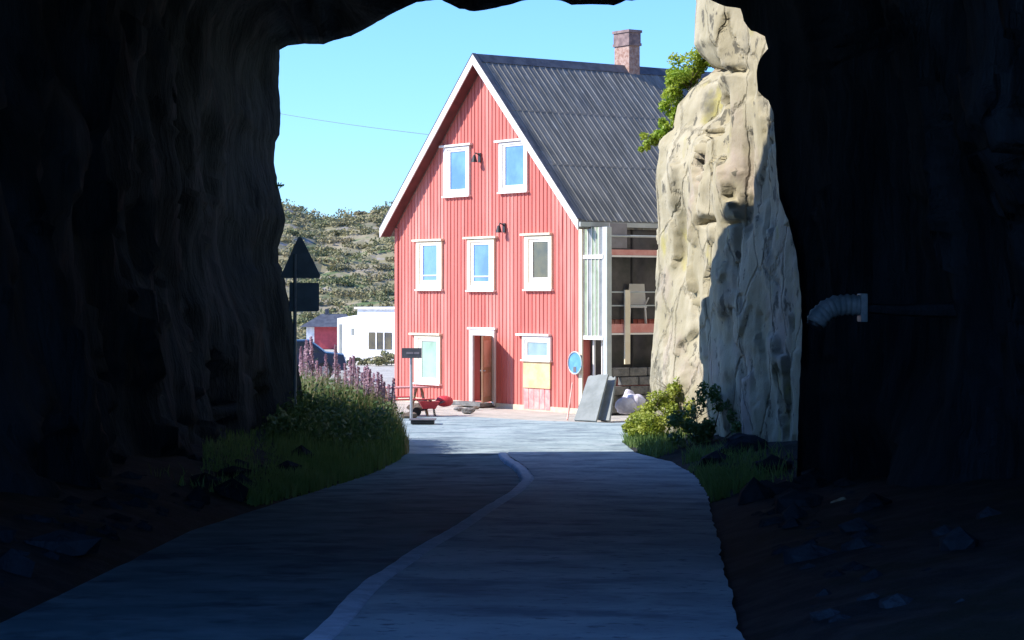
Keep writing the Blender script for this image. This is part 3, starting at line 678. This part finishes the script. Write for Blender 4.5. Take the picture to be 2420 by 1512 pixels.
# car
d = 80; o = P(682, 0, d); e_ = empty('parked_car', (o.x, d, zg), R(4)); tag(e_, 'dark parked car half hidden behind the pink flowers', 'car')
prof = [(-2.1,.35),(-2.15,.75),(-1.7,.9),(-1.0,.98),(-.35,1.42),(.75,1.45),(1.35,1.0),(2.0,.92),(2.1,.6),(2.05,.35)]
m = MB(); m.prism([(x,-.82,z) for x, z in prof], (0,1.64,0)); cb = m.build('body', M['carpaint'], e_, bevel=.05)
m = MB(); m.prism([(-.85,-.835,1.0),(1.15,-.835,1.0),(.7,-.835,1.37),(-.3,-.835,1.37)], (0,.012,0)); m.build('side_window', M['carglass'], e_)
for x_, y_ in ((-1.3,-.75),(1.3,-.75),(-1.3,.75),(1.3,.75)):
    m = MB(); m.tube([(x_,y_-.1,.32),(x_,y_+.1,.32)], .32, 18); wh = m.build('wheel', M['rubber'], e_); m = MB(); m.tube([(x_,y_-.108,.32),(x_,y_-.102,.32)], .19, 14); m.build('rim', M['metal'], wh)

# ---------------------------------------------------------------- vegetation
def leaves(mb, c, n, rad, size, flat=.6, rnd_=random):
    for _ in range(n):
        v = Vector((rnd_.gauss(0,1), rnd_.gauss(0,1), rnd_.gauss(0,1))); v.normalize(); v *= rnd_.random()**.4
        p = Vector(c)+Vector((v.x*rad[0], v.y*rad[1], v.z*rad[2])); a = Vector((rnd_.uniform(-1,1), rnd_.uniform(-1,1), rnd_.uniform(-1,1))).normalized(); b = a.orthogonal().normalized()
        s = size*rnd_.uniform(.6, 1.4)
        mb.add([p-a*s, p-b*s*flat, p+a*s, p+b*s*flat], [(0,1,2,3)])
def blade(mb, p, h, w_, lean):
    a = random.uniform(0, 6.28); s = Vector((math.cos(a), math.sin(a), 0)); l = Vector((random.gauss(0,1), random.gauss(0,1), 0))*lean*h
    mb.add([p-s*w_, p+s*w_, p+l*.35+Vector((0,0,h*.6))+s*w_*.7, p+l*.35+Vector((0,0,h*.6))-s*w_*.7, p+l+Vector((0,0,h))], [(0,1,2,3),(3,2,4)])
TOP = [(560,1060),(700,880),(720,868),(800,882),(850,897),(900,918),(935,948),(955,1000),(968,1040),(1000,1100)]
def bank(n, mtn, name, dr, ws, lean, k0, k1):
    mb = MB()
    for _ in range(n):
        d = random.uniform(*dr); X = random.uniform(-5.4, interp(LE, d)+.05); px = HX+X/d*F
        if px < 480 or px > 985: continue
        z0 = terr(X, d); h = P(0, interp(TOP, px), d).z-z0
        h *= random.uniform(k0, k1)*interp([(30,.12),(36,.22),(40,.45),(42,.82),(43.5,1),(50,1)], d)
        if h < .08: h = random.uniform(.1,.25)
        nn = 1
        blade(mb, Vector((X, d, z0-.02)), min(h, 2.0), ws, lean)
    tag(mb.build(name, M[mtn]), 'tall green grass on the left verge at the tunnel mouth' if mtn == 'grass' else 'dry pale grass stems among the verge grass', 'grass', kind='stuff')
bank(15000, 'grass', 'tall_grass', (30, 46.5), .010, .12, .55, 1.0)
bank(3800, 'drygrass', 'dry_grass', (42.6, 47.2), .007, .12, .7, 1.12)
# leafy weeds filling the bank
mb = MB()
for _ in range(230):
    d = random.uniform(38.5, 45.6); X = random.uniform(-5.0, interp(LE, d)-.25); px = HX+X/d*F
    z0 = terr(X, d); h = (P(0, interp(TOP, px), d).z-z0)*interp([(38,.4),(42,.75),(43.5,.92),(50,.92)], d)
    if h < .2: continue
    leaves(mb, (X, d, z0+h*.5), 46, (.26,.26,h*.5), .045)
tag(mb.build('weeds', M['leafdark']), 'dense leafy weeds under the pink flowers on the verge', 'weeds', kind='stuff')
# low grass strip at the foot of the left wall, and on the right verge
mb = MB()
for _ in range(9000):
    d = random.uniform(27, 46); l = interp(LE, d); X = l-abs(random.gauss(0, .45))-.02+.1*fb((d, 0, 0))
    if fb((X*.8, d*.5, 8)) < -.12: continue
    blade(mb, Vector((X, d, terr(X, d))), random.uniform(.06,.26), .010, .3)
for _ in range(7000):
    d = random.uniform(28, 47); r = interp(RE, d); X = r+abs(random.gauss(0, .5))+.02
    if fb((X*.8, d*.5, 18)) < -.1: continue
    blade(mb, Vector((X, d, terr(X, d))), random.uniform(.08,.35), .010, .3)
tag(mb.build('verge_grass', M['grass']), 'short grass tufts along both road edges', 'grass', kind='stuff')
# fireweed plants
def fireweed():
    root = empty('fireweed', (0,0,0))
    m = MB(); m.tube([(0,0,0),(.02,0,.8),(.0,.02,1.7)], [.012,.009,.004], 5); m.build('stem', M['leafdark'], root)
    m = MB()
    for k in range(60):
        z = random.uniform(.15,1.25); a = random.uniform(0,6.28); v = Vector((math.cos(a), math.sin(a), random.uniform(-.2,.5))).normalized(); s = Vector((-v.y, v.x, 0)).normalized()
        p = Vector((0,0,z)); m.add([p, p+v*.09+s*.012, p+v*.2, p+v*.09-s*.012], [(0,1,2,3)])
    m.build('foliage', M['leafdark'], root)
    m = MB(); m.tube([(.0,.01,1.1),(0,.02,1.45),(0,.02,1.71)], [.02,.018,.006], 5)
    for k in range(90):
        t = random.random(); z = 1.15+.55*t; r = .055*(1-t*.8); a = random.uniform(0,6.28); p = Vector((math.cos(a)*r, math.sin(a)*r, z)); leaves(m, p, 1, (.01,.01,.01), .024, .8)
    m.build('flowers', M['pink'], root); return root
proto = fireweed(); spots = []
for k in range(40):
    d = random.uniform(43.2, 46.8); px = random.uniform(712, 925); spots.append(((px-HX)/F*d, d, px))
for i, (X, d, px) in enumerate(spots):
    h = (P(0, interp(TOP, px)-34+random.uniform(-14,22), d).z+3.0)/1.7
    if i == 0: o = proto
    else:
        o = proto.copy(); link(o)
        for c in proto.children: cc = c.copy(); link(cc); cc.parent = o
    o.location = (X, d, terr(X, d)-.02); o.rotation_euler = (random.uniform(-.08,.08), random.uniform(-.08,.08), random.uniform(0, 6)); s = max(.4, min(1.3, h)); o.scale = (1.0, 1.0, s)
    tag(o, 'pink flowering fireweed on the verge by the tunnel mouth', 'flower', 'fireweed plants on the left verge')
# bush at the foot of the sunlit cliff
def bush(name, loc, blobs, mt, label, n, size):
    root = empty(name, loc); tag(root, label, 'bush'); m = MB(); s = MB()
    for (c, r) in blobs:
        for q_ in range(7):
            v = Vector((random.gauss(0,.45), random.gauss(0,.45), random.gauss(0,.45)))
            leaves(m, Vector(c)+Vector((v.x*r[0], v.y*r[1], v.z*r[2])), n//7, tuple(x*random.uniform(.3,.55) for x in r), size)
        s.tube([(c[0]*.3,c[1]*.3,0), (c[0]*.7,c[1]*.7,c[2]*.6), c], [.02,.014,.006], 5)
        for q_ in range(8): v = Vector((random.uniform(-1,1)*r[0], random.uniform(-1,1)*r[1], random.uniform(.3,1)*r[2])); s.tube([c, Vector(c)+v*.9], [.006,.003], 4)
    m.build('foliage', mt, root); s.build('stems', M['bark'], root); return root
b = P(1550, 0, 44.6)
bush('roadside_bush', (b.x, 44.6, terr(b.x, 44.6)), [((-.3,-.1,.38),(.4,.4,.38)), ((.0,0,.75),(.4,.35,.38)), ((.3,.1,1.05),(.35,.3,.35)), ((.35,-.1,.45),(.4,.4,.4)), ((-.5,.1,.2),(.3,.3,.22)), ((-.05,-.5,.3),(.4,.4,.3)), ((.7,-.3,.5),(.35,.4,.4))], M['leafyellow'], 'bright yellow-green bush at the foot of the sunlit cliff', 900, .035)
b = P(1670, 0, 42.0)
bush('roadside_bush', (b.x, 42.0, terr(b.x, 42.0)), [((-.2,0,.5),(.4,.4,.45)), ((.25,0,.7),(.35,.4,.4)), ((.6,-.4,.4),(.4,.4,.35)), ((-.4,-.5,.3),(.4,.4,.3))], M['leafdark'], 'dark green bush in the shade right of the bright bush', 700, .04)
b = P(1400, 0, 40)
# birch sapling high on the cliff edge
tr = empty('birch_sapling', tuple(P(1665, 335, 45.6))); tag(tr, 'bright green sapling growing out of the top left cliff edge', 'tree')
tl = tr.location.copy(); m = MB(); s = MB()
BL = [(1640,150,30),(1615,165,28),(1590,178,22),(1655,175,18),(1585,205,18),(1600,225,24),(1582,255,20),(1600,280,18),(1570,295,16),(1555,318,15),(1535,335,14),(1525,345,10),(1575,330,14),(1665,150,20),(1620,195,18)]
for (x, y_, r) in BL:
    c = P(x, y_, 46.3)-tl; rr = r/F*46
    for q_ in range(4):
        v = Vector((random.gauss(0,.5), random.gauss(0,.8), random.gauss(0,.5)))*rr
        leaves(m, c+v, int(40+r*4), (rr*.75, rr*.9, rr*.65), .038)
st0 = Vector((0,0,0))
s.tube([st0+Vector((.5,.2,.2)), P(1640,270,46)-tl, P(1632,200,46.2)-tl, P(1645,150,46.3)-tl], [.04,.03,.022,.01], 6)
for (x, y_, r) in BL: 
    a = P(1636, min(330, y_+35), 46.1)-tl; s.tube([a, P(x, y_, 46.3)-tl], [.014,.005], 5)
m.build('crown', M['leaf'], tr); s.build('trunk', M['bark'], tr)
# small twig on the left rim
m = MB(); c = P(660, 438, 42.4); m.tube([P(615,446,42.4), P(648,440,42.4), P(672,436,42.4)], .012, 4); leaves(m, c, 30, (.10,.08,.06), .025); tag(m.build('twig', M['leafdark'], None), 'tiny twig on the left edge of the tunnel mouth against the sky', 'twig')
# shrubs on the hill: one mass
import bisect
mb = MB(); ev = hill.data.vertices; cand = [v.co for v in ev if v.co.y < 262 and 560 < HX+v.co.x/v.co.y*F < 1010]
rs = random.Random(3)
for _ in range(1300):
    c = rs.choice(cand); r = rs.uniform(.2, .55)+.7*rs.random()**4
    leaves(mb, c+Vector((rs.uniform(-.8,.8), rs.uniform(-1,1), r*.3)), int(80*r)+8, (r*1.2, r, r*.7), .12, .7, rs)
tag(mb.build('hill_shrubs', M['shrub']), 'scrub and low trees covering the rocky hill behind the houses', 'scrub', kind='stuff')
# garden bushes near the white building
for k, (px, d, hh, lb) in enumerate(((880,97,.55,'green bush in front of the white building'), (770,93,.5,'low bush before the red hut'), (925,96,.6,'small bush between the white building and the red house'))):
    b = P(px, 0, d); bush('garden_bush', (b.x, d, zg), [((0,0,hh*.5),(.7,.6,hh*.5)), ((.6,.1,hh*.4),(.5,.5,hh*.4)), ((-.6,0,hh*.35),(.5,.5,hh*.35))], M['shrub'], lb, 300, .06)
# ---------------------------------------------------------------- loose rock in the tunnel
mb = MB(); rs = random.Random(11)
def rock(mb, c, r, sq):
    bm = bmesh.new(); bmesh.ops.create_icosphere(bm, subdivisions=1, radius=1); off = Vector((rs.random()*50, rs.random()*50, 0))
    b = len(mb.v)
    for v in bm.verts: kk = 1+.5*noise.noise(v.co*1.3+off); mb.v.append((c[0]+v.co.x*kk*r*sq[0], c[1]+v.co.y*kk*r*sq[1], c[2]+v.co.z*kk*r*sq[2]))
    for f in bm.faces: mb.f.append(tuple(b+v.index for v in f.verts))
    bm.free()
for _ in range(420):
    d = rs.uniform(12, 38)
    if rs.random() < .6: X = interp(LE, d)-.3-abs(rs.gauss(0, .6))
    else: X = interp(RE, d)+.45+abs(rs.gauss(0, .6))
    r = rs.uniform(.03, .14) if rs.random() < .9 else rs.uniform(.15,.28)
    rock(mb, (X, d, terr(X, d)+r*.3), r, (rs.uniform(.8,1.3), rs.uniform(.8,1.3), rs.uniform(.5,.9)))
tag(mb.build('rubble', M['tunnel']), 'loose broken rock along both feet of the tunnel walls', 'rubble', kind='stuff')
for k, (px, py, d, r, sq, lb) in enumerate(((1790,1160,34,.42,(1.7,1,.55),'long low boulder on the right verge inside the tunnel'), (1850,1150,33,.30,(.9,1,.9),'rounded boulder with pale top at the right end of the long one'), (1985,1225,22.5,.16,(.8,.8,1.3),'upright pale stone at the foot of the right tunnel wall'), (1760,1060,38.5,.3,(1.4,1,.8),'shaded boulder below the dark rock wall, behind the long one'))):
    lump('boulder', P(px, py, d), r, M['cliff'] if k in (1,2) else M['tunnel'], lb, 'boulder', None, sq, k+20, .35, 3, 1.2)
